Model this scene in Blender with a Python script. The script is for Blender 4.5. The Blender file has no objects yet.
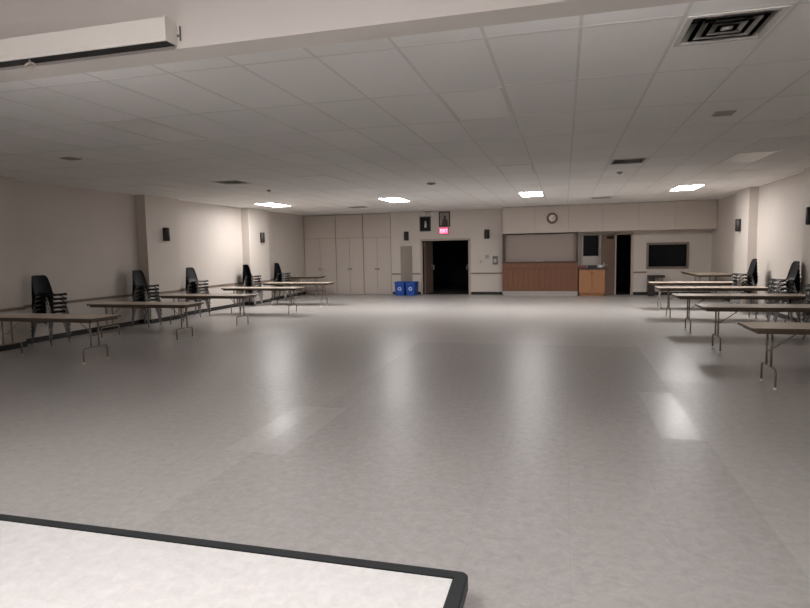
import bpy, bmesh, math, random
from mathutils import Vector, Matrix
random.seed(7)
SC = bpy.context.scene
COL = SC.collection
PI = math.pi

# ------------------------------------------------------------------ materials
def nt(name):
    m = bpy.data.materials.new(name); m.use_nodes = True
    t = m.node_tree; b = t.nodes['Principled BSDF']
    return m, t, b
def mat(name, col, rough=.5, metal=0., spec=.5, noise=.0, nscale=40., bump=0.):
    m, t, b = nt(name)
    b.inputs['Base Color'].default_value = (*col, 1)
    b.inputs['Roughness'].default_value = rough
    b.inputs['Metallic'].default_value = metal
    b.inputs['Specular IOR Level'].default_value = spec
    if noise or bump:
        tc = t.nodes.new('ShaderNodeTexCoord')
        n = t.nodes.new('ShaderNodeTexNoise'); n.inputs['Scale'].default_value = nscale; n.inputs['Detail'].default_value = 5
        t.links.new(tc.outputs['Object'], n.inputs['Vector'])
        if noise:
            r = t.nodes.new('ShaderNodeMix'); r.data_type = 'RGBA'
            r.inputs['A'].default_value = (*[c*(1-noise) for c in col], 1)
            r.inputs['B'].default_value = (*[min(1, c*(1+noise)) for c in col], 1)
            t.links.new(n.outputs['Fac'], r.inputs['Factor']); t.links.new(r.outputs['Result'], b.inputs['Base Color'])
        if bump:
            bp = t.nodes.new('ShaderNodeBump'); bp.inputs['Strength'].default_value = bump; bp.inputs['Distance'].default_value = .002
            t.links.new(n.outputs['Fac'], bp.inputs['Height']); t.links.new(bp.outputs['Normal'], b.inputs['Normal'])
    return m
def emit(name, col, s, base=(.8, .8, .8)):
    m, t, b = nt(name)
    b.inputs['Base Color'].default_value = (*base, 1)
    b.inputs['Emission Color'].default_value = (*col, 1)
    b.inputs['Emission Strength'].default_value = s
    return m
def wood(name, c1, c2, scale, stretch, rough=.45, spec=.3):
    m, t, b = nt(name)
    tc = t.nodes.new('ShaderNodeTexCoord'); mp = t.nodes.new('ShaderNodeMapping')
    mp.inputs['Scale'].default_value = stretch
    n = t.nodes.new('ShaderNodeTexNoise'); n.inputs['Scale'].default_value = scale; n.inputs['Detail'].default_value = 6; n.inputs['Distortion'].default_value = .6
    r = t.nodes.new('ShaderNodeValToRGB')
    r.color_ramp.elements[0].position = .3; r.color_ramp.elements[0].color = (*c1, 1)
    r.color_ramp.elements[1].position = .7; r.color_ramp.elements[1].color = (*c2, 1)
    t.links.new(tc.outputs['Object'], mp.inputs['Vector']); t.links.new(mp.outputs['Vector'], n.inputs['Vector'])
    t.links.new(n.outputs['Fac'], r.inputs['Fac']); t.links.new(r.outputs['Color'], b.inputs['Base Color'])
    b.inputs['Roughness'].default_value = rough; b.inputs['Specular IOR Level'].default_value = spec
    return m

def floor_material(name, c1, c2, hall=True):
    """Marbled vinyl: mottling, sheen that differs from sheet to sheet, thin seams."""
    m, t, b = nt(name); N = t.nodes.new; L = t.links.new
    geo = N('ShaderNodeTexCoord'); P = geo.outputs['Object']
    n1 = N('ShaderNodeTexNoise'); n1.inputs['Scale'].default_value = 15; n1.inputs['Detail'].default_value = 8; n1.inputs['Roughness'].default_value = .72; n1.inputs['Distortion'].default_value = .5
    L(P, n1.inputs['Vector'])
    r = N('ShaderNodeValToRGB'); r.color_ramp.elements[0].position = .32; r.color_ramp.elements[1].position = .68
    r.color_ramp.elements[0].color = (*c1, 1); r.color_ramp.elements[1].color = (*c2, 1)
    L(n1.outputs['Fac'], r.inputs['Fac'])
    col = r.outputs['Color']
    def mth(op, a, bb=None, cc=None):
        q = N('ShaderNodeMath'); q.operation = op
        for i, v in enumerate((a, bb, cc)):
            if v is None: continue
            if isinstance(v, (int, float)): q.inputs[i].default_value = v
            else: L(v, q.inputs[i])
        return q.outputs[0]
    sep = N('ShaderNodeSeparateXYZ'); L(P, sep.inputs[0]); X, Y = sep.outputs[0], sep.outputs[1]
    if hall:
        sx, sy = .545, 1.83
        fx = mth('FLOOR', mth('DIVIDE', mth('ADD', X, -.04 + 54.5), sx)); fy = mth('FLOOR', mth('DIVIDE', mth('ADD', Y, -.44 + 18.3), sy))
        cmb = N('ShaderNodeCombineXYZ'); L(fx, cmb.inputs[0]); L(fy, cmb.inputs[1])
        wn = N('ShaderNodeTexWhiteNoise'); wn.noise_dimensions = '2D'; L(cmb.outputs[0], wn.inputs['Vector'])
        # seams
        ux = mth('ABSOLUTE', mth('SUBTRACT', mth('FRACT', mth('DIVIDE', mth('ADD', X, -.04 + 54.5), sx)), .5))
        seam = mth('GREATER_THAN', ux, .4945)
        # sheet to sheet tone
        v = mth('MULTIPLY_ADD', wn.outputs['Value'], .05, .975)
        v = mth('MULTIPLY', v, mth('MULTIPLY_ADD', seam, -.07, 1.0))
        def rect(x0, x1, y0, y1):
            a = mth('MULTIPLY', mth('GREATER_THAN', X, x0), mth('LESS_THAN', X, x1))
            c = mth('MULTIPLY', mth('GREATER_THAN', Y, y0), mth('LESS_THAN', Y, y1))
            return mth('MULTIPLY', a, c)
        # the worn middle of the hall has lost its polish, some sheets are freshly waxed
        worn = rect(-2.42, 1.15, -9.0, 9.95)
        wax = mth('ADD', rect(-2.68, -2.135, 4.15, 5.55), mth('ADD', rect(.80, 1.14, 5.2, 6.85), mth('MULTIPLY', rect(1.15, 1.74, 7.45, 10.6), .45)))
        rough = mth('MULTIPLY_ADD', wn.outputs['Value'], .02, ROUGH0)
        rough = mth('MULTIPLY_ADD', worn, .03, rough)
        rough = mth('MULTIPLY_ADD', wax, -.05, rough)
        nr = N('ShaderNodeTexNoise'); nr.inputs['Scale'].default_value = 1.3; nr.inputs['Detail'].default_value = 4; L(P, nr.inputs['Vector'])
        rough = mth('MULTIPLY_ADD', mth('SUBTRACT', nr.outputs['Fac'], .5), .04, rough)
        L(mth('MULTIPLY_ADD', wax, .65, mth('MULTIPLY_ADD', worn, -.05, .40)), b.inputs['Specular IOR Level'])
        L(rough, b.inputs['Roughness'])
        v = mth('MULTIPLY', v, mth('MULTIPLY_ADD', worn, -.08, 1.0))
        mx = N('ShaderNodeMix'); mx.data_type = 'RGBA'; mx.blend_type = 'MULTIPLY'; mx.inputs['Factor'].default_value = 1
        L(col, mx.inputs['A']); cc = N('ShaderNodeCombineColor'); 
        for i in range(3): L(v, cc.inputs[i])
        L(cc.outputs[0], mx.inputs['B']); col = mx.outputs['Result']
    else:
        b.inputs['Roughness'].default_value = .4
    L(col, b.inputs['Base Color'])
    bp = N('ShaderNodeBump'); bp.inputs['Strength'].default_value = .05; bp.inputs['Distance'].default_value = .002
    L(n1.outputs['Fac'], bp.inputs['Height']); L(bp.outputs['Normal'], b.inputs['Normal'])
    return m
ROUGH0 = .335
LIGHT_S = 16.0
STAGE_S = 19.5
FILL_S = 14.0  # strength of the added, unseen fill pair behind the header

def ceiling_material():
    m, t, b = nt('ceiling_tile'); N = t.nodes.new; L = t.links.new
    tc = N('ShaderNodeTexCoord'); P = tc.outputs['Object']
    sp = N('ShaderNodeVectorMath'); sp.operation = 'SUBTRACT'; sp.inputs[1].default_value = (.094, 4.07, 0); L(P, sp.inputs[0])
    sn = N('ShaderNodeVectorMath'); sn.operation = 'DIVIDE'; sn.inputs[1].default_value = (.6096, 1.2192, 1); L(sp.outputs[0], sn.inputs[0])
    fl = N('ShaderNodeVectorMath'); fl.operation = 'FLOOR'; L(sn.outputs[0], fl.inputs[0])
    wn = N('ShaderNodeTexWhiteNoise'); wn.noise_dimensions = '2D'; L(fl.outputs[0], wn.inputs['Vector'])
    no = N('ShaderNodeTexNoise'); no.inputs['Scale'].default_value = 130; no.inputs['Detail'].default_value = 3; L(P, no.inputs['Vector'])
    r = N('ShaderNodeValToRGB'); r.color_ramp.elements[0].color = (.86, .85, .84, 1); r.color_ramp.elements[1].color = (.90, .89, .88, 1)
    L(wn.outputs['Value'], r.inputs['Fac'])
    mx = N('ShaderNodeMix'); mx.data_type = 'RGBA'; mx.blend_type = 'MULTIPLY'; mx.inputs['Factor'].default_value = .12
    L(r.outputs['Color'], mx.inputs['A']); L(no.outputs['Color'], mx.inputs['B'])
    L(mx.outputs['Result'], b.inputs['Base Color']); b.inputs['Roughness'].default_value = .85; b.inputs['Specular IOR Level'].default_value = .25
    return m

M = dict(
    wall=mat('cream_wall_paint', (.585, .535, .492), .55, spec=.4, noise=.03, nscale=3),
    front=mat('stage_wall_paint', (.64, .60, .57), .6, spec=.35, noise=.03, nscale=3),
    door_paint=mat('cream_cupboard_paint', (.52, .465, .42), .5, spec=.4, noise=.02, nscale=2),
    seam=mat('cupboard_gap', (.36, .31, .27), .9),
    base=mat('black_vinyl_base', (.012, .012, .012), .5),
    rail=mat('tan_chair_rail', (.22, .17, .13), .5),
    tbar=mat('ceiling_grid_metal', (.66, .645, .63), .5, spec=.4),
    case=mat('white_screen_case', (.78, .74, .70), .45, noise=.03, nscale=6),
    dark=mat('dark_slot', (.012, .011, .012), .8),
    rubber=mat('black_rubber_nosing', (.016, .019, .022), .5, noise=.2, nscale=20),
    black_plastic=mat('black_chair_plastic', (.009, .011, .015), .48, spec=.4, noise=.15, nscale=12),
    chrome=mat('chrome_tube', (.50, .50, .51), .25, metal=1.),
    laminate=wood('tan_table_laminate', (.60, .51, .41), (.68, .58, .48), 6, (2, 14, 2), .32, .6),
    edge=mat('brown_table_edge', (.10, .072, .05), .5),
    leg=mat('taupe_painted_tube', (.22, .185, .155), .4, metal=.35),
    legw=mat('grey_painted_tube', (.45, .43, .40), .4, metal=.35),
    glide=mat('white_leg_glide', (.75, .72, .68), .5),
    sconce=mat('dark_bronze', (.022, .016, .014), .5),
    white_lens=mat('acrylic_lens', (.80, .785, .765), .35, noise=.02, nscale=200),
    fixframe=mat('light_frame', (.60, .58, .56), .4),
    metal_white=mat('white_enamel', (.58, .56, .54), .45),
    blue=mat('blue_bin_plastic', (.012, .075, .38), .42, noise=.1, nscale=8),
    lightblue=mat('pale_blue_mark', (.55, .66, .85), .6),
    frame_dark=mat('dark_picture_frame', (.03, .024, .02), .4),
    print_dark=mat('dark_print', (.014, .012, .012), .6, spec=.2, noise=.4, nscale=9),
    print_grey=mat('grey_print', (.25, .23, .21), .5, noise=.35, nscale=8),
    fig_light=mat('pale_figure', (.42, .42, .42), .6, noise=.2, nscale=10),
    fig_dark=mat('dark_figure', (.05, .045, .045), .6, noise=.2, nscale=10),
    door_brown=mat('brown_door', (.19, .135, .105), .5, noise=.08, nscale=4),
    doorframe=mat('taupe_door_frame', (.42, .35, .285), .5),
    steel=mat('brushed_steel', (.60, .58, .56), .3, metal=1.),
    void=mat('unlit_room_gloom', (.05, .05, .055), .9, spec=.1),  # near-black stands in for the missing light in these rooms
    panelwood=wood('brown_counter_front', (.15, .068, .040), (.22, .10, .058), 5, (9, 9, .7), .45),
    darkwood=mat('dark_brown_trim', (.07, .035, .022), .45),
    orange=wood('orange_oak', (.33, .155, .075), (.40, .195, .095), 5, (9, 9, .8), .45),
    worktop=mat('charcoal_worktop', (.03, .028, .028), .45),
    shutter=mat('beige_shutter', (.33, .27, .24), .4, spec=.5),
    kick=mat('grey_kick_plate', (.42, .39, .37), .35, metal=.3),
    ribbed=mat('grey_ribbed_panel', (.34, .30, .26), .55),
    clockrim=mat('brown_clock_rim', (.13, .085, .06), .4),
    clockface=mat('clock_face', (.85, .78, .72), .5),
    winframe=mat('brown_window_frame', (.20, .155, .12), .5),
    glass=mat('black_window_glass', (.006, .006, .009), .2, spec=.15),
    grey=mat('mid_grey_plastic', (.16, .15, .145), .5),
    palegrey=mat('pale_switch_plate', (.50, .45, .40), .5),
    redbox=mat('dark_red_card', (.20, .035, .04), .55),
    paper=mat('white_paper', (.70, .68, .66), .6),
)
M['lit'] = emit('lit_diffuser', (1, .965, .945), LIGHT_S)
M['stage_lit'] = emit('lit_stage_diffuser', (1, .96, .94), STAGE_S)
M['fill_lit'] = emit('lit_fill_lens', (1, .965, .95), FILL_S)
M['exit_face'] = emit('exit_sign_glow', (1, .07, .16), .75, (.35, .05, .07))
M['exit_letters'] = emit('exit_sign_letters', (1, .42, .52), 1.1, (.6, .4, .4))
M['floor'] = floor_material('hall_vinyl', (.365, .348, .335), (.48, .462, .448))
M['deck'] = floor_material('platform_vinyl', (.62, .605, .60), (.75, .735, .73), hall=False)
M['ceiling'] = ceiling_material()

# ------------------------------------------------------------------ mesh helpers
class MB:
    def __init__(s): s.b = bmesh.new()
    def box(s, x0, x1, y0, y1, z0, z1, bev=0., mx=None):
        t = bmesh.new(); bmesh.ops.create_cube(t, size=1)
        for v in t.verts:
            v.co = Vector(((x0+x1)/2 + v.co.x*(x1-x0), (y0+y1)/2 + v.co.y*(y1-y0), (z0+z1)/2 + v.co.z*(z1-z0)))
        if bev: bmesh.ops.bevel(t, geom=list(t.edges), offset=bev, segments=2, affect='EDGES', profile=.5)
        s._add(t, mx); return s
    def _add(s, t, mx=None):
        if mx: bmesh.ops.transform(t, matrix=mx, verts=list(t.verts))
        bmesh.ops.recalc_face_normals(t, faces=list(t.faces))
        me = bpy.data.meshes.new('tmp'); t.to_mesh(me); t.free(); s.b.from_mesh(me); bpy.data.meshes.remove(me)
    def tube(s, pts, r, n=10):
        """A swept round bar through the points, with capped ends."""
        t = bmesh.new(); pts = [Vector(p) for p in pts]; rings = []
        for i, p in enumerate(pts):
            d = (pts[min(i+1, len(pts)-1)] - pts[max(i-1, 0)]).normalized()
            a = d.orthogonal().normalized() if i == 0 else (pa - d*pa.dot(d)).normalized()
            pa = a; c = d.cross(a)
            rr = r[i] if isinstance(r, (list, tuple)) else r
            rings.append([t.verts.new(p + (a*math.cos(2*PI*k/n) + c*math.sin(2*PI*k/n))*rr) for k in range(n)])
        for q, w in zip(rings, rings[1:]):
            for k in range(n): f = t.faces.new((q[k], q[(k+1) % n], w[(k+1) % n], w[k])); f.smooth = True
        t.faces.new(rings[0][::-1]); t.faces.new(rings[-1]); s._add(t); return s
    def lathe(s, prof, n=32, mx=None, a0=0., a1=2*PI, fill=True):
        t = bmesh.new(); full = abs(a1-a0-2*PI) < 1e-6; m = n if full else n+1; rings = []
        for r, z in prof:
            rings.append([t.verts.new((r*math.cos(a0+(a1-a0)*k/n), r*math.sin(a0+(a1-a0)*k/n), z)) for k in range(m)])
        for q, w in zip(rings, rings[1:]):
            for k in range(n): 
                f = t.faces.new((q[k], q[(k+1) % m], w[(k+1) % m], w[k])); f.smooth = True
        bmesh.ops.remove_doubles(t, verts=list(t.verts), dist=1e-6)
        if fill: bmesh.ops.holes_fill(t, edges=[e for e in t.edges if len(e.link_faces) < 2])
        s._add(t, mx); return s
    def prism(s, poly, z0, z1, mx=None):
        t = bmesh.new()
        a = [t.verts.new((x, y, z0)) for x, y in poly]; b = [t.verts.new((x, y, z1)) for x, y in poly]
        t.faces.new(a[::-1]); t.faces.new(b); n = len(poly)
        for k in range(n): t.faces.new((a[k], a[(k+1) % n], b[(k+1) % n], b[k]))
        s._add(t, mx); return s
    def build(s, name, m, parent=None, loc=None):
        me = bpy.data.meshes.new(name); s.b.to_mesh(me); s.b.free(); me.materials.append(m)
        o = bpy.data.objects.new(name, me); COL.objects.link(o)
        if parent: o.parent = parent
        if loc: o.location = loc
        return o
def tag(o, label=None, cat=None, group=None, kind=None):
    if label: o['label'] = label
    if cat: o['category'] = cat
    if group: o['group'] = group
    if kind: o['kind'] = kind
    return o
def thing(name, label, cat, loc=(0, 0, 0), rz=0., group=None):
    o = bpy.data.objects.new(name, None); COL.objects.link(o); o.empty_display_size = .1
    o.location = loc; o.rotation_euler = (0, 0, rz)
    return tag(o, label, cat, group)
def struct(name, mb, m): return tag(mb.build(name, m), kind='structure')
def dup(root, loc, rz, label, group=None):
    r = root.copy(); COL.objects.link(r); r.location = loc; r.rotation_euler = (0, 0, rz); r['label'] = label
    if group: r['group'] = group
    for ch in list(root.children):
        c = ch.copy(); COL.objects.link(c); c.parent = r
        for g in list(ch.children):
            d = g.copy(); COL.objects.link(d); d.parent = c
    return r

# ------------------------------------------------------------------ the room
XL, XR, YB, H = -9.6, 4.56, 20.85, 3.0
PL, PR = XL + .25, XR - .2                       # pilaster faces
YF = -3.0
def slab_with_openings(mb, x0, x1, y0, y1, z0, z1, ops):
    xs = sorted({x0, x1, *[o[0] for o in ops], *[o[1] for o in ops]})
    zs = sorted({z0, z1, *[o[2] for o in ops], *[o[3] for o in ops]})
    for a, b in zip(xs, xs[1:]):
        for c, d in zip(zs, zs[1:]):
            if any(o[0] <= a and b <= o[1] and o[2] <= c and d <= o[3] for o in ops): continue
            mb.box(a, b, y0, y1, c, d)
    return mb
struct('floor', MB().box(XL-.2, XR+.2, YF-.2, 27.2, -.1, 0), M['floor'])
VENTS = [(1.005, 4.36), (1.01, 10.46), (1.01, 17.78), (-6.31, 10.46), (-6.31, 17.78)]; VK = .245
m = MB(); cut = sorted({YF-.2, 21.6, *[round(y-VK, 4) for _, y in VENTS], *[round(y+VK, 4) for _, y in VENTS]})
for y0, y1 in zip(cut, cut[1:]):
    hs = sorted(x for x, y in VENTS if abs(y-(y0+y1)/2) < .1); x = XL-.2
    for h in hs: m.box(x, h-VK, y0, y1, H, H+.16); x = h+VK
    m.box(x, XR+.2, y0, y1, H, H+.16)
struct('ceiling', m, M['ceiling'])
m = MB().box(XL-.15, XL, YF, 21.5, 0, H)
for a, b in ((2.35, 3.6), (7.1, 8.37), (11.72, 12.95), (16.35, 17.6)): m.box(XL-.01, PL, a, b, 0, H)
struct('wall_left', m, M['wall'])
m = MB().box(XR, XR+.15, YF, 21.5, 0, H)
for a, b in ((6.85, 8.1), (11.55, 12.8), (16.25, 17.45)): m.box(PR, XR+.01, a, b, 0, H)
struct('wall_right', m, M['wall'])
D1 = (-4.95, -3.27, 0, 1.94); D2 = (1.68, 2.14, 0, 2.0); W1 = (.62, 1.12, 1.31, 2.0); W2 = (2.68, 3.83, .93, 1.65)
m = slab_with_openings(MB(), -6.12, XR+.1, YB, YB+.15, 0, H, [D1, D2, W1, W2])
m.box(XL-.1, -6.1, 21.36, 21.46, 0, H).box(-6.135, -6.12, YB, 21.4, 0, H)
struct('wall_back', m, M['wall'])
struct('wall_front', MB().box(XL-.15, XR+.15, YF-.15, YF, 0, H), M['front'])
# rooms behind the back wall; their unlit darkness is put into the colour
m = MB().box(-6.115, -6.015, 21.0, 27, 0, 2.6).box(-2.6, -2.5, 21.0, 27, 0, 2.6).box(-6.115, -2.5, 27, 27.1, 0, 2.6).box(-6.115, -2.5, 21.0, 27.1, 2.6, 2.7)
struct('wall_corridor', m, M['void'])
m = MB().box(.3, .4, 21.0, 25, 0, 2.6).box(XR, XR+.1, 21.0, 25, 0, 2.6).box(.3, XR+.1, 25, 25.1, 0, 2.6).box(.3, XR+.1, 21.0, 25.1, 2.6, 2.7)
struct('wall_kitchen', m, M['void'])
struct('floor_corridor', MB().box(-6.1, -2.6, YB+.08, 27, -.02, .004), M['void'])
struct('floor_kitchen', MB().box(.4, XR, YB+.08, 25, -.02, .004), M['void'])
# header over the platform front
struct('header_beam', MB().box(XL, XR, 2.46, 2.62, 2.55, H), M['front'])
# ceiling grid
m = MB(); gx0, gy0, TW, TD = .094, 4.07, .6096, 1.2192
i = -16
while gx0 + i*TW < XR:
    x = gx0 + i*TW
    if x > XL: m.box(x-.0115, x+.0115, 2.62, YB, H-.0012, H+.001)
    i += 1
for j in range(-1, 14):
    y = gy0 + j*TD
    if y < YB: m.box(XL, XR, y-.0115, y+.0115, H-.001, H+.001)
struct('ceiling_grid', m, M['tbar'])
# base boards and chair rails follow the pilasters
def side_strip(mb, x, face, pil, y0, y1, z0, z1, t, sgn):
    mb.box(*sorted((x, x+sgn*t)), y0, y1, z0, z1)
    for a, b in pil:
        mb.box(*sorted((x, face+sgn*t)), a-t, b+t, z0, z1)
    return mb
PILL = ((2.35, 3.6), (7.1, 8.37), (11.72, 12.95), (16.35, 17.6)); PILR = ((6.85, 8.1), (11.55, 12.8), (16.25, 17.45))
struct('baseboard_left', side_strip(MB(), XL, PL, PILL, 2.7, YB-.02, 0, .10, .012, 1), M['base'])
struct('baseboard_right', side_strip(MB(), XR, PR, PILR, 2.7, YB, 0, .10, .012, -1), M['base'])
m = MB()
for a, b in ((-6.11, -5.03), (-3.19, -2.05), (2.22, XR)): m.box(a, b, YB-.012, YB, 0, .10)
struct('baseboard_back', m, M['base'])
struct('trim_1', side_strip(MB(), XL, PL, PILL[1:], 2.7, YB-.02, .67, .725, .018, 1), M['rail'])
m = MB()
for a, b in ((-6.11, -5.79), (-5.33, -5.03), (-3.19, -2.05), (2.22, 2.62)): m.box(a, b, YB-.022, YB, .73, .78)
struct('trim_2', m, M['rail'])
# left double door, both leaves open into the corridor
m = MB().box(-5.02, -4.95, YB-.03, YB+.17, 0, 2.0).box(-3.27, -3.20, YB-.03, YB+.17, 0, 2.0).box(-5.02, -3.20, YB-.03, YB+.17, 1.94, 2.01)
d1 = struct('door_1', m, M['doorframe'])
for side, x, s in ((-1, -4.95, 1), (1, -3.27, -1)):
    lf = MB().box(0, .82, -.022, .022, .01, 1.93, .004).build('door_leaf', M['door_brown'], d1)
    lf.location = (x + s*.03, YB+.17, 0); lf.rotation_euler = (0, 0, math.radians(82 if side < 0 else 95))
    ss = -1
    for sg in (-1, 1):
        MB().tube([(.72, sg*.02, 1.03), (.72, sg*.09, 1.03), (.70, sg*.11, 1.01), (.60, sg*.12, .88)], .024).box(.67, .73, sg*.022-.006, sg*.022+.006, .94, 1.08, .004).build('door_handle', M['steel'], lf)
# right door: leaf swung towards the hall
m = MB().box(1.62, 1.68, YB-.03, YB+.17, 0, 2.06).box(2.14, 2.21, YB-.03, YB+.17, 0, 2.06).box(1.62, 2.21, YB-.03, YB+.17, 2.0, 2.06)
d2 = struct('door_2', m, M['doorframe'])
lf = MB().box(-.56, 0, -.02, .02, .01, 2.0, .004).build('door_leaf', M['door_brown'], d2)
lf.location = (1.62, YB-.05, 0); lf.rotation_euler = (0, 0, math.radians(40))
MB().box(-.36, -.10, -.06, -.02, 1.87, 1.95, .006).tube([(-.12, -.05, 1.96), (-.30, -.16, 1.965), (-.05, -.02, 1.965)], .009).build('door_closer', M['sconce'], lf)
MB().box(-.50, -.44, -.03, -.018, .95, 1.1, .003).tube([(-.47, -.03, 1.02), (-.47, -.075, 1.02), (-.38, -.08, 1.02)], .011).build('door_handle', M['steel'], lf)
# windows in the back wall
def window(name, r, fm, t):
    x0, x1, z0, z1 = r
    m = MB().box(x0-t, x0, YB-.03, YB+.12, z0-t, z1+t).box(x1, x1+t, YB-.03, YB+.12, z0-t, z1+t)
    m.box(x0, x1, YB-.03, YB+.12, z1, z1+t).box(x0, x1, YB-.03, YB+.12, z0-t, z0)
    w = struct(name, m, fm)
    MB().box(x0, x1, YB+.09, YB+.10, z0, z1).build('window_pane', M['glass'], w)
window('window_1', W1, M['wall'], .03)
window('window_2', W2, M['winframe'], .07)

# ------------------------------------------------------------------ built-in cupboards, bulkhead cupboards
for k, (x0, x1, lab) in enumerate(((-9.585, -8.30, 'tall cream built-in cupboard in the back left corner of the hall'),
                                   (-8.29, -7.215, 'tall cream built-in cupboard in the middle of the three on the back wall'),
                                   (-7.205, -6.14, 'tall cream built-in cupboard next to the wall with the blue bins'))):
    t = thing('tall_cupboard', lab, 'cupboard', ((x0+x1)/2, YB, 0), 0, 'tall built-in cupboards on the back wall')
    w = (x1-x0)/2
    MB().box(-w, w, .0, .5, .0, 2.985).build('body', M['seam'], t)
    MB().box(-w+.008, w-.008, -.018, .0, 2.125, 2.975, .003).build('upper_panel', M['door_paint'], t)
    for s in (-1, 1):
        a, b = sorted((s*.005, s*(w-.008)))
        d = MB().box(a, b, -.018, 0, .012, 2.105, .003).build('door', M['door_paint'], t)
        MB().lathe([(0, .05), (.025, .047), (.032, .032), (.016, .018), (.014, 0)], 16, Matrix.Translation((s*.05, -.018, .95)) @ Matrix.Rotation(PI/2, 4, 'X')).build('knob', M['leg'], d)
xs = (-2.0, -.95, .13, 1.2, 2.29, 3.37, 4.555)
labs = ('cream overhead cupboard at the left end above the serving shutter', 'cream overhead cupboard with the round clock on it',
        'cream overhead cupboard above the small square dark window', 'cream overhead cupboard above the narrow dark doorway',
        'cream overhead cupboard above the wide dark window', 'cream overhead cupboard in the right corner of the back wall')
YK = 20.2
for x0, x1, lab in zip(xs, xs[1:], labs):
    t = thing('overhead_cupboard', lab, 'cupboard', ((x0+x1)/2, YK, 2.11), 0, 'row of overhead cupboards')
    w = (x1-x0)/2
    MB().box(-w, w, .018, YB-YK-.004, 0, H-2.115).build('body', M['door_paint'], t)
    MB().box(-w+.006, w-.006, 0, .016, .0, H-2.125, .003).build('door', M['door_paint'], t)
    MB().box(-w, w, .012, .0185, .002, H-2.118).build('gap', M['seam'], t)
# serving counter
YC = 20.3
t = thing('serving_counter', 'brown wood fronted serving counter under the beige shutter', 'counter', (-.79, YC, 0))
MB().box(-1.24, 1.23, .03, YB-YC, .16, 1.11).build('body', M['darkwood'], t)
m = MB(); n = 14
for k in range(n): m.box(-1.235+k*2.465/n+.002, -1.235+(k+1)*2.465/n-.002, .006, .03, .17, .93, .003)
m.build('plank_front', M['panelwood'], t)
MB().box(-1.235, 1.23, .0, .03, .94, 1.11, .003).build('fascia', M['panelwood'], t)
MB().box(-1.25, 1.235, -.03, YB-YC, 1.11, 1.15, .006).build('ledge', M['darkwood'], t)
MB().box(-1.24, 1.23, .02, .10, 0, .16).build('kick_plate', M['kick'], t)
t = thing('roller_shutter', 'beige roller shutter closed above the brown serving counter', 'shutter', (-.79, YC, 1.15))
m = MB(); n = 22; hh = .93
for k in range(n): m.box(-1.18, 1.175, .20, .225, k*hh/n+.001, (k+1)*hh/n-.0005, .004)
m.build('shutter_curtain', M['shutter'], t)
MB().box(-1.24, -1.18, .02, .5, 0, .958).build('jamb', M['darkwood'], t)
MB().box(1.175, 1.235, .02, .5, 0, .958).build('jamb', M['darkwood'], t)
MB().box(-1.18, 1.175, .14, .5, .93, .958).build('head', M['darkwood'], t)
MB().box(-.14, .16, .17, .20, .012, .05, .006).build('pull_handle', M['palegrey'], t)
# small base cabinet
t = thing('base_cabinet', 'orange oak two door base cabinet with charcoal top beside the counter', 'cabinet', (.89, 20.32, 0))
MB().box(-.41, .41, .02, .48, .08, .88).box(-.38, .38, .06, .46, 0, .08).build('body', M['orange'], t)
for s in (-1, 1):
    a, b = sorted((s*.004, s*.405))
    d = MB().box(a, b, 0, .02, .09, .87, .003).build('door', M['orange'], t)
    MB().box(*sorted((s*.03, s*.045)), -.02, .0, .70, .80, .003).build('handle', M['darkwood'], d)
MB().box(-.44, .46, -.03, .5, .88, .92, .006).build('worktop', M['worktop'], t)
m = MB().box(-.11, .11, -.08, .08, 0, .085, .006); o = m.build('card_box', M['redbox'], None, (.60, 20.45, .92))
tag(o, 'small dark red box at the left end of the charcoal cabinet top', 'box')
t = thing('paper_tray', 'low black tray in the middle of the charcoal cabinet top', 'tray', (.90, 20.47, .92))
MB().box(-.15, .15, -.1, .1, 0, .012).box(-.15, -.14, -.1, .1, .012, .09).box(.14, .15, -.1, .1, .012, .09).box(-.14, .14, -.1, -.09, .012, .09).box(-.14, .14, .09, .1, .012, .09).build('tray', M['sconce'], t)
o = MB().lathe([(0, 0), (.05, 0), (.115, .1), (.11, .1), (.045, .008), (0, .008)], 28).build('bowl', M['paper'], None, (1.16, 20.43, .92))
tag(o, 'white bowl at the right end of the charcoal cabinet top', 'bowl')

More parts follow.
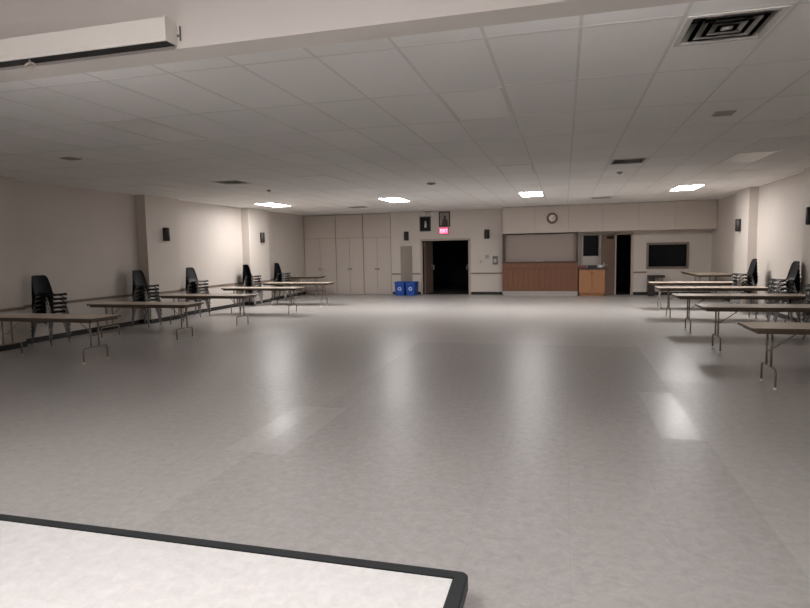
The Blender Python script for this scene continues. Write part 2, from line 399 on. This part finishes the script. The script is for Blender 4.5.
# ------------------------------------------------------------------ things on the back wall
t = thing('wall_panel', 'grey ribbed metal panel on the back wall above the blue bins', 'panel', (-5.56, YB, 0))
MB().box(-.22, .22, -.02, -.001, .45, 1.77, .003).build('back_plate', M['ribbed'], t)
m = MB()
for k in range(9): m.box(-.205+k*.0475, -.205+k*.0475+.026, -.04, -.019, .47, 1.75, .004)
m.build('ribs', M['ribbed'], t)
def bin_(x, y, lab, rz):
    t = thing('recycling_bin', lab, 'bin', (x, y, 0), rz, 'blue recycling bins by the double door')
    b = MB(); tt = bmesh.new()
    def ring(hx, hy, z, r=.035):
        vs = []
        for cx, cy, a0 in ((hx-r, hy-r, 0), (-hx+r, hy-r, 90), (-hx+r, -hy+r, 180), (hx-r, -hy+r, 270)):
            for q in range(5):
                a = math.radians(a0+q*22.5); vs.append(tt.verts.new((cx+r*math.cos(a), cy+r*math.sin(a), z)))
        return vs
    rs = [ring(.155, .2, 0), ring(.175, .225, .44), ring(.192, .242, .445), ring(.195, .245, .49), ring(.18, .23, .49), ring(.16, .21, .02)]
    for q, w in zip(rs, rs[1:]):
        for k in range(20): tt.faces.new((q[k], q[(k+1) % 20], w[(k+1) % 20], w[k]))
    tt.faces.new(rs[0][::-1]); tt.faces.new(rs[-1]); b._add(tt)
    b.build('body', M['blue'], t)
    MB().tube([(-.06, -.238, .40), (-.06, -.262, .41), (.06, -.262, .41), (.06, -.238, .40)], .009).build('handle', M['blue'], t)
    m = MB()   # three chasing arrows
    for k in range(3):
        a = math.radians(90+120*k)
        R = Matrix.Translation((0, -.217, .245)) @ Matrix.Rotation(math.radians(92), 4, 'X') @ Matrix.Rotation(a-PI/2, 4, 'Z')
        m.prism([(-.055, .028), (.018, .028), (.018, .012), (.06, .045), (.018, .078), (.018, .062), (-.035, .062)], 0, .004, R)
    m.build('recycling_symbol', M['lightblue'], t)
bin_(-5.69, 20.5, 'blue recycling bin on the left of the pair, furthest from the double door', 0.03)
bin_(-5.27, 20.47, 'blue recycling bin on the right of the pair, nearest the double door', -.04)
# sconces
def sconce(loc, rz, lab):
    t = thing('wall_sconce', lab, 'wall light', loc, rz, 'dark wall sconces')
    MB().box(-.075, .075, -.015, 0, -.15, .15, .004).build('back_plate', M['sconce'], t)
    MB().lathe([(.0, -.155), (.075, -.16), (.088, -.15), (.088, .15), (.075, .16), (.0, .155)], 16, Matrix.Diagonal((1, 1.15, 1, 1)), PI, 2*PI).build('shade', M['sconce'], t).location = (0, -.012, 0)
sconce((-5.545, YB, 2.13), 0, 'dark wall sconce on the back wall above the ribbed panel')
sconce((-2.62, YB, 2.13), 0, 'dark wall sconce on the back wall right of the double door')
sconce((PL, 12.38, 2.10), PI/2, 'dark wall sconce on the nearer left wall pilaster')
sconce((PL, 17.1, 2.10), PI/2, 'dark wall sconce on the farther left wall pilaster')
sconce((PR, 16.95, 2.10), -PI/2, 'dark wall sconce on the farther right wall pilaster')
sconce((PR, 12.35, 2.10), -PI/2, 'dark wall sconce cut by the right edge of the picture')
# pictures
def picture(x, z, w, h, pm, fm, lab, dark):
    t = thing('framed_picture', lab, 'picture', (x, YB, z), 0)
    e = .04
    MB().box(-w, -w+e, -.03, 0, -h, h, .004).box(w-e, w, -.03, 0, -h, h, .004).box(-w+e, w-e, -.03, 0, h-e, h, .004).box(-w+e, w-e, -.03, 0, -h, -h+e, .004).build('frame', M['frame_dark'], t)
    MB().box(-w+e, w-e, -.012, -.004, -h+e, h-e).build('print', pm, t)
    m = MB(); R = Matrix.Translation((0, -.012, 0)) @ Matrix.Rotation(PI/2, 4, 'X')
    el = lambda cx, cy, rx, ry: [(cx+rx*math.cos(2*PI*k/20), cy+ry*math.sin(2*PI*k/20)) for k in range(20)]
    if dark:
        m.prism(el(.01, .07, .03, .04), 0, .002, R).prism([(-.02, .035), (.045, .035), (.055, -.03), (.05, -.13), (-.035, -.13), (-.03, -.03)], 0, .002, R)
    else:
        m.prism(el(.01, .07, .045, .06), 0, .002, R).prism([(-.02, .02), (.05, .02), (.11, -.04), (.12, -h+e), (-.10, -h+e), (-.08, -.04)], 0, .002, R)
    m.build('portrait_figure', fm, t)
picture(-4.835, 2.545, .205, .265, M['print_dark'], M['fig_light'], 'black framed dark picture with a pale standing figure, left above double door', True)
picture(-4.125, 2.70, .205, .265, M['print_grey'], M['fig_dark'], 'dark framed grey portrait picture directly above the pink exit sign', False)
# exit sign
t = thing('exit_sign', 'glowing pink red exit sign above the double door', 'sign', (-4.145, YB, 2.285))
MB().box(-.165, .165, -.07, 0, -.115, .115, .006).build('housing', M['frame_dark'], t)
MB().box(-.155, .155, -.076, -.07, -.105, .105, .002).build('sign_face', M['exit_face'], t)
def stroke(m, x0, y0, x1, y1, w=.012):
    d = Vector((x1-x0, y1-y0)); L_ = d.length; a = math.atan2(d.y, d.x)
    m.box(-w/2, L_+w/2, -w/2, w/2, 0, .003, 0, Matrix.Translation((0, -.076, 0)) @ Matrix.Rotation(PI/2, 4, 'X') @ Matrix.Translation((x0, y0, 0)) @ Matrix.Rotation(a, 4, 'Z'))
lh = .05
def E_(m, x): stroke(m, x, -lh, x, lh); [stroke(m, x, y, x+.042, y) for y in (-lh, 0, lh)]
def X_(m, x): stroke(m, x, -lh, x+.045, lh); stroke(m, x, lh, x+.045, -lh)
def I_(m, x): stroke(m, x, -lh, x, lh)
def T_(m, x): stroke(m, x, lh, x+.05, lh); stroke(m, x+.025, -lh, x+.025, lh)
for f, x in ((E_, -.115), (X_, -.045), (I_, .032), (T_, .065)):
    mm = MB(); f(mm, x); mm.build('letter', M['exit_letters'], t)
# emergency light
t = thing('emergency_light', 'emergency light with two round lamps at the ceiling above the pictures', 'emergency light', (-4.70, YB, 2.93))
MB().box(-.10, .10, -.09, 0, -.045, .055, .008).build('housing', M['palegrey'], t)
for s in (-1, 1):
    MB().lathe([(0, .0), (.04, 0), (.075, .06), (.077, .085), (0, .095)], 20, Matrix.Translation((s*.165, -.04, -.02)) @ Matrix.Rotation(PI/2+.15, 4, 'X')).tube([(s*.09, -.03, 0), (s*.165, -.02, 0)], .012).build('lamp', M['paper'], t)
t = thing('wall_unit', 'dark grey wall unit on the back wall beside the brown counter', 'wall unit', (-2.335, YB, 1.21))  # plain box for what is taken as a thermostat
MB().box(-.085, .085, -.05, 0, -.145, .145, .008).build('body', M['grey'], t)
MB().box(-.05, .05, -.056, -.05, -.07, .05, .002).build('face_plate', M['palegrey'], t)
t = thing('light_switch', 'small grey switch plate high between the double door and the wall unit', 'switch', (-2.62, YB, 1.34))
MB().box(-.06, .06, -.012, 0, -.06, .06, .003).build('plate', M['ribbed'], t); MB().box(-.015, .015, -.02, -.012, -.02, .02, .002).build('rocker', M['palegrey'], t)
t = thing('light_switch', 'small pale switch plate beside the right jamb of the double door', 'switch', (-2.85, YB, 1.17))
MB().box(-.05, .05, -.012, 0, -.06, .06, .003).build('plate', M['palegrey'], t); MB().box(-.015, .015, -.02, -.012, -.02, .02, .002).build('rocker', M['ribbed'], t)
# clock
t = thing('wall_clock', 'round brown rimmed wall clock on the overhead cupboards', 'clock', (-.385, YK, 2.585))
R = Matrix.Rotation(PI/2, 4, 'X')
MB().lathe([(.115, .0), (.175, 0), (.18, .02), (.16, .045), (.13, .045), (.115, .03), (.115, 0)], 40, R, fill=False).build('rim', M['clockrim'], t)
MB().lathe([(0, .001), (.12, .001), (.12, .022), (0, .022)], 40, R).build('face', M['clockface'], t)
for a, l, w in ((50, .06, .010), (160, .085, .007)):
    MB().box(-w/2, w/2, -.0265, -.0235, -.012, l, 0, Matrix.Rotation(math.radians(a), 4, 'Y')).build('hand', M['darkwood'], t)
for k in range(12): MB().box(-.003, .003, -.024, -.021, .092, .108, 0, Matrix.Rotation(2*PI*k/12, 4, 'Y')).build('hour_mark', M['darkwood'], t)
# low black stand against the wall under the wide window
t = thing('low_stand', 'low black stand against the back wall under the wide dark window', 'stand', (2.875, 20.5, 0))
MB().box(-.25, .25, -.2, .2, .595, .67, .02).build('top', M['sconce'], t)
for a, b, c in ((-.24, -.05, -.15), (.20, .22, .13)): MB().box(a, b, c, .15, 0, .596, .005).build('leg', M['sconce'], t)

# ------------------------------------------------------------------ ceiling things
def ceiling_light(i, j, lit, lab):
    x, y = gx0+(i+.5)*TW, gy0+(j+.5)*TD
    t = thing('ceiling_light', lab, 'ceiling light', (x, y, H), 0, 'lit ceiling lights' if lit else 'unlit ceiling lights')
    a, b, e = TW/2-.012, TD/2-.012, .022; zf = -.014 if lit else -.0045
    MB().box(-a, -a+e, -b, b, zf, -.001, .001).box(a-e, a, -b, b, zf, -.001, .001).box(-a+e, a-e, -b, -b+e, zf, -.001, .001).box(-a+e, a-e, b-e, b, zf, -.001, .001).build('frame', M['fixframe'], t)
    m = MB()
    if lit:
        tt = bmesh.new(); rs = [[tt.verts.new((sx*(a-e-q), sy*(b-e-q), z)) for sx, sy in ((-1, -1), (1, -1), (1, 1), (-1, 1))] for q, z in ((0, -.002), (0, -.014), (.012, -.02), (.05, -.024))]
        for q, w in zip(rs, rs[1:]):
            for k in range(4): tt.faces.new((q[k], q[(k+1) % 4], w[(k+1) % 4], w[k]))
        tt.faces.new(rs[-1]); tt.faces.new(rs[0][::-1]); m._add(tt)
    else: m.box(-a+e, a-e, -b+e, b-e, -.0035, -.001)
    m.build('diffuser', M['lit'] if lit else M['white_lens'], t)
for i, w in ((-14, 'glowing ceiling light, leftmost of the four lit panels'), (-8, 'glowing ceiling light over the blue bins, second of the four from left'),
             (-2, 'glowing ceiling light in front of the clock, third of four from left'), (4, 'glowing ceiling light, rightmost of the four lit panels')):
    ceiling_light(i, 9, True, w)
for i, j, w in ((-8, 1, 'unlit ceiling light panel near the projection screen case on the left'), (-2, 1, 'unlit ceiling light panel in the middle of the near ceiling'),
                (-14, 5, 'unlit ceiling light panel farthest left, near the left wall'), (-8, 5, 'unlit ceiling light panel left of the ceiling smoke detector, mid hall'),
                (-2, 5, 'unlit ceiling light panel in front of the third lit panel, mid hall'), (4, 5, 'unlit ceiling light panel toward the right wall, mid hall')):
    ceiling_light(i, j, False, w)
def ceiling_vent(x, y, lab, rings=3):
    t = thing('ceiling_vent', lab, 'air vent', (x, y, H), 0, 'square ceiling air vents')
    h = .278; k = VK-.002
    MB().box(-h, -k, -h, h, -.007, -.0005).box(k, h, -h, h, -.007, -.0005).box(-k, k, -h, -k, -.007, -.0005).box(-k, k, k, h, -.007, -.0005).build('frame', M['metal_white'], t)
    MB().box(-k, k, -k, k, .12, .125).build('duct_dark_plate', M['dark'], t)  # black plate: the dark inside of the duct is painted on
    MB().box(-k, -k+.004, -k, k, .0, .12).box(k-.004, k, -k, k, .0, .12).box(-k, k, -k, -k+.004, .0, .12).box(-k, k, k-.004, k, .0, .12).build('collar', M['metal_white'], t)
    for r in range(rings):
        o = k-.042-r*.068; tt = bmesh.new(); C4 = ((-1, -1), (1, -1), (1, 1), (-1, 1))
        rs = [[tt.verts.new((d*a, d*b, z)) for a, b in C4] for d, z in ((o, -.006), (o-.032, -.006), (o-.060, .028))]
        for q, p in zip(rs, rs[1:]):
            for n in range(4): tt.faces.new((q[n], q[(n+1) % 4], p[(n+1) % 4], p[n]))
        bmesh.ops.solidify(tt, geom=list(tt.faces), thickness=.002)
        b_ = MB(); b_._add(tt); b_.build('louvre', M['metal_white'], t)
    MB().box(-.03, .03, -.03, .03, -.003, .001).build('centre_plate', M['metal_white'], t)
for (x, y), lab in zip(VENTS, ('large square louvred air vent in the near right ceiling', 'dark square air vent in the ceiling between the two right lit lights',
    'dark square air vent in the far ceiling near the overhead cupboards', 'dark square air vent in the ceiling left of the leftmost lit light',
    'dark square air vent in the far ceiling above the tall cupboards')): ceiling_vent(x, y, lab)
def detector(x, y, r, lab, m1):
    t = thing('smoke_detector', lab, 'detector', (x, y, H), 0)
    MB().lathe([(0, -.001), (r*1.1, -.001), (r*1.1, -.015), (r, -.02), (r*.85, -.032), (0, -.036)], 24).build('housing', m1, t)
    MB().lathe([(0, -.035), (r*.35, -.035), (r*.3, -.042), (0, -.043)], 16).build('sensor', M['grey'], t)
detector(-2.69, 12.2, .085, 'dark smoke detector on the ceiling between the two middle lit lights', M['grey'])
detector(-6.36, 12.05, .045, 'small smoke detector on the ceiling near the leftmost lit light', M['ribbed'])
detector(1.0, 11.9, .045, 'small smoke detector on the ceiling just beyond the middle right air vent', M['ribbed'])
for x, y, lab in ((1.63, 7.08, 'small grey return grille in the right ceiling past the large air vent'), (-6.79, 7.02, 'small grey grille in the left ceiling past the unlit light')):
    t = thing('ceiling_grille', lab, 'air vent', (x, y, H), 0)
    MB().box(-.10, .10, -.10, .10, -.012, -.001, .003).build('frame', M['ribbed'], t)
    for k in range(6): MB().box(-.085, .085, -.085+k*.03, -.07+k*.03, -.02, -.011, .002).build('slat', M['ribbed'], t)
# one lamp over the platform; unseen fill pair added behind header to brighten near ceiling
t = thing('stage_light', 'lit ceiling light above the platform', 'ceiling light', (-1.1, .0, H))
MB().box(-.62, .62, -.32, .32, -.06, -.001, .006).build('frame', M['fixframe'], t)
MB().box(-.59, .59, -.29, .29, -.068, -.058).build('diffuser', M['stage_lit'], t)
for x, lab in ((-3.6, 'unseen fill light added behind the beam, left one'), (.2, 'unseen fill light added behind the beam, right one')):
    t = thing('fill_light', lab, 'ceiling light', (x, 3.0, H), 0, 'added fill lights behind the beam')
    MB().box(-.62, .62, -.09, .09, -.03, .002, .004).build('housing', M['fixframe'], t)
    MB().box(-.60, .60, -.08, .08, -.10, -.03, .02).build('diffuser', M['fill_lit'], t)

# ------------------------------------------------------------------ projection screen case on the header
t = thing('projection_screen', 'white pull down projection screen case mounted on the ceiling beam', 'projection screen', (-1.74, 2.461, 2.563))
MB().box(-2.6, 0, -.085, 0, .010, .105, .005).box(-2.6, 0, -.085, -.075, 0, .012).build('case', M['case'], t)
MB().box(-2.58, -.004, -.074, -.004, .001, .0095).build('screen_slot', M['dark'], t)
MB().box(0, .006, -.088, .0, -.001, .108, .002).build('end_cap', M['case'], t)
MB().box(.024, .026, -.012, .0, .02, .085).box(.006, .026, -.006, .0, .04, .05).build('mounting_bracket', M['grey'], t)
MB().tube([(-.79+.03*math.cos(a*PI/8), -.06, -.028+.014*math.sin(a*PI/8)) for a in range(17)], .004).tube([(-.79, -.06, .004), (-.79, -.06, -.015)], .004).build('pull_handle', M['palegrey'], t)

# ------------------------------------------------------------------ platform
t = thing('stage_platform', 'low platform with pale marbled vinyl top and black rubber edge', 'platform', (-.39, 2.43, 0))
MB().box(-6.0, -.012, -5.2, -.012, 0, .185).build('base', M['front'], t)
MB().box(-6.0, -.062, -5.2, -.066, .185, .199).build('deck', M['deck'], t)
nb = MB(); r = .035; c8 = 6
outer = [(-6.0, 0)] + [(-r+r*math.sin(PI/2*k/c8), -r+r*math.cos(PI/2*k/c8)) for k in range(c8+1)] + [(0, -5.2)]
inner = [(-.062, -5.2), (-.062, -.066), (-6.0, -.066)]
tt = bmesh.new(); q = [tt.verts.new((x, y, .14)) for x, y in outer+inner]; f = tt.faces.new(q)
ex = bmesh.ops.extrude_face_region(tt, geom=[f]); bmesh.ops.translate(tt, verts=[v for v in ex['geom'] if isinstance(v, bmesh.types.BMVert)], vec=(0, 0, .063))
bmesh.ops.bevel(tt, geom=[e for e in tt.edges if all(v.co.z > .2 for v in e.verts)], offset=.006, segments=2, affect='EDGES')
nb._add(tt); nb.build('rubber_nosing', M['rubber'], t)

# ------------------------------------------------------------------ folding tables
TL, TWD, TH = 2.2, .61, .69
def rounded(w, d, r, n=5):
    out = []
    for cx, cy, a0 in ((w-r, d-r, 0), (-w+r, d-r, 90), (-w+r, -d+r, 180), (w-r, -d+r, 270)):
        for q in range(n+1):
            a = math.radians(a0+90*q/n); out.append((cx+r*math.cos(a), cy+r*math.sin(a)))
    return out
def make_table(name, label, loc, rz, legm, length=TL, group='folding tables', TH=TH, TWD=TWD):
    t = thing(name, label, 'table', loc, rz, group)
    hx, hy = length/2, TWD/2
    MB().prism(rounded(hx-.004, hy-.004, .03), TH-.028, TH).build('tabletop', M['laminate'], t)
    o_ = rounded(hx, hy, .034); i_ = rounded(hx-.006, hy-.006, .03)
    tt = bmesh.new(); n = len(o_); rs = [[tt.verts.new((x, y, z)) for x, y in ps] for ps, z in ((o_, TH-.030), (o_, TH-.0015), (i_, TH+.0005), (i_, TH-.0305))]
    for k in range(n):
        for a in range(4): q, w = rs[a], rs[(a+1) % 4]; tt.faces.new((q[k], q[(k+1) % n], w[(k+1) % n], w[k]))
    b_ = MB(); b_._add(tt); b_.build('edge_band', M['edge'], t)
    MB().box(-hx+.06, hx-.06, -hy+.035, -hy+.055, TH-.065, TH-.028).box(-hx+.06, hx-.06, hy-.055, hy-.035, TH-.065, TH-.028).box(-hx+.06, -hx+.08, -hy+.055, hy-.055, TH-.065, TH-.028).box(hx-.08, hx-.06, -hy+.055, hy-.055, TH-.065, TH-.028).build('apron', M['edge'], t)
    for s in (-1, 1):
        x = s*(hx-.26)
        m = MB().tube([(x, -.08, TH-.045), (x, -.08, .225)], .0125).tube([(x, .08, TH-.045), (x, .08, .225)], .0125)
        m.tube([(x, -.235, .012), (x, -.235, .19), (x, -.225, .215), (x, -.20, .225), (x, .20, .225), (x, .225, .215), (x, .235, .19), (x, .235, .012)], .0125)
        m.tube([(x, -.24, TH-.045), (x, .24, TH-.045)], .0125)
        lg = m.build('leg_frame', legm, t)
        for q in (-.235, .235): MB().lathe([(0, 0), (.017, 0), (.019, .008), (.016, .03), (0, .03)], 14, Matrix.Translation((x, q, 0))).build('foot_cap', M['glide'], lg)
        MB().tube([(x-s*.005, 0, .40), (x-s*.33, 0, TH-.045)], .007).tube([(x, -.09, .40), (x, .09, .40)], .007).build('brace', legm, t)
    return t
LT = ((7.05, 'tan folding table nearest the camera by the left wall'), (9.25, 'tan folding table second nearest along the left wall'),
      (11.32, 'tan folding table third along the left wall, in the middle'), (13.85, 'tan folding table fourth along the left wall'),
      (16.2, 'tan folding table farthest of the five crosswise ones by the left wall'))
RT = ((7.13, 'tan folding table nearest the camera by the right wall'), (9.5, 'tan folding table second nearest along the right wall'),
      (11.65, 'tan folding table third along the right wall, in the middle'), (13.82, 'tan folding table fourth along the right wall'),
      (15.8, 'tan folding table fifth along the right wall with pale grey legs'))
for y, lab in LT: make_table('folding_table', lab, (-6.64-TL/2-(.1 if y > 16 else 0), y+TWD/2, 0), 0, M['leg'], group='folding tables along the left wall')
for k, (y, lab) in enumerate(RT): make_table('folding_table', lab, (1.99+TL/2+(.1 if k == 4 else 0), y+TWD/2, 0), 0, M['legw'] if k == 4 else M['leg'], group='folding tables along the right wall')
make_table('folding_table', 'tan folding table in the far left corner in front of cupboards', (-8.95, 19.6, 0), 0, M['leg'], 1.2, 'folding tables along the left wall', .74)
make_table('folding_table', 'tan folding table in the far right corner, lengthwise along the wall', (3.98, 18.9, 0), PI/2, M['leg'], 2.4, 'folding tables along the right wall', .80, .9)

# ------------------------------------------------------------------ stacking chairs (facing +x)
def make_chair(label, loc, rz, group):
    t = thing('stacking_chair', label, 'chair', loc, rz, group)
    prof = [(.235, .425, .40), (.22, .442, .43), (.16, .447, .445), (.06, .437, .45), (-.06, .430, .445), (-.14, .432, .435), (-.185, .45, .43), (-.21, .49, .43),
            (-.225, .55, .43), (-.245, .62, .42), (-.265, .69, .40), (-.28, .75, .365), (-.287, .785, .32), (-.289, .795, .27)]
    tt = bmesh.new(); n = 10; rows = []
    for k, (x, z, w) in enumerate(prof):
        x *= .88; w *= .95
        row = []
        for i in range(n+1):
            u = -1+2*i/n
            if k < 6: px, pz = x, z+.018*(u*u)*(-1 if k < 1 else .6)
            else: px, pz = x+.05*u*u*(1 if k < 12 else .7), z
            row.append(tt.verts.new((px, u*w/2, pz)))
        rows.append(row)
    for a, b in zip(rows, rows[1:]):
        for i in range(n): f = tt.faces.new((a[i], a[i+1], b[i+1], b[i])); f.smooth = True
    bmesh.ops.solidify(tt, geom=list(tt.faces), thickness=.007)
    b_ = MB(); b_._add(tt); sh = b_.build('seat_shell', M['black_plastic'], t)
    for f in sh.data.polygons: f.use_smooth = True
    for sx in (-1, 1):
        for sy in (-1, 1):
            MB().tube([(sx*.05, sy*.165, .415), (sx*.10, sy*.175, .41), (sx*.125, sy*.18, .385), (sx*.225, sy*.205, .012)], .0125).lathe([(0, 0), (.014, 0), (.014, .025), (0, .025)], 12, Matrix.Translation((sx*.228, sy*.206, 0))).build('leg', M['chrome'], t)
    MB().tube([(-.02, -.17, .415), (-.02, .17, .415)], .009).tube([(.06, -.17, .415), (.06, .17, .415)], .009).build('seat_bar', M['black_plastic'], t)
    return t
ords = ('bottom', 'sixth from top', 'fifth from top', 'fourth from top', 'third from top', 'second from top', 'topmost')
CH = None
def stack(x, y, rz, where, n=7, jit=.012):
    global CH
    s = 1 if abs(rz) < 1 else -1
    g = 'black stacked chairs in the ' + where
    for k in range(n):
        lab = 'black plastic chair, %s, in the %s' % (ords[k] if n == 7 else ords[k+7-n], where)
        loc = (x + s*k*.006, y + random.uniform(-.006, .006), k*.079); r = rz + random.uniform(-.02, .02)
        if CH is None: CH = make_chair(lab, loc, r, g)
        else: dup(CH, loc, r, lab, g)
for y, w in ((8.66, 'nearest left wall stack'), (11.26, 'second left wall stack'), (13.2, 'third left wall stack'), (15.98, 'fourth left wall stack'), (17.98, 'farthest left wall stack')):
    stack(-9.17, y+.07, 0, w)
for y, w in ((11.0, 'nearest right wall stack'), (12.85, 'middle right wall stack'), (15.4, 'farthest right wall stack')):
    stack(4.10, y-.05, PI, w)

# ------------------------------------------------------------------ world, camera, view
w = bpy.data.worlds.new('world'); SC.world = w; w.use_nodes = True
w.node_tree.nodes['Background'].inputs[0].default_value = (0, 0, 0, 1); w.node_tree.nodes['Background'].inputs[1].default_value = 0
f, yaw, pit, rol = 588.9, math.radians(15.1487), math.radians(-5.1659), math.radians(-1.0255)
F = Vector((-math.sin(yaw)*math.cos(pit), math.cos(yaw)*math.cos(pit), math.sin(pit)))
R0 = Vector((math.cos(yaw), math.sin(yaw), 0)); U0 = R0.cross(F)
Rv = math.cos(rol)*R0 + math.sin(rol)*U0; Uv = -math.sin(rol)*R0 + math.cos(rol)*U0
cd = bpy.data.cameras.new('camera'); cam = bpy.data.objects.new('camera', cd); COL.objects.link(cam)
cd.sensor_fit = 'HORIZONTAL'; cd.sensor_width = 36; cd.lens = f*36/810; cd.clip_start = .05; cd.clip_end = 100
cam.matrix_world = Matrix(((Rv.x, Uv.x, -F.x, 0), (Rv.y, Uv.y, -F.y, 0), (Rv.z, Uv.z, -F.z, 1.6), (0, 0, 0, 1)))
SC.camera = cam
SC.view_settings.view_transform = 'Standard'; SC.view_settings.look = 'None'; SC.view_settings.exposure = 1.58; SC.view_settings.gamma = 1
SC.view_settings.use_curve_mapping = False
try:
    SC.cycles.use_denoising = True; SC.cycles.max_bounces = 8; SC.cycles.diffuse_bounces = 6; SC.cycles.caustics_reflective = False; SC.cycles.caustics_refractive = False
except Exception: pass
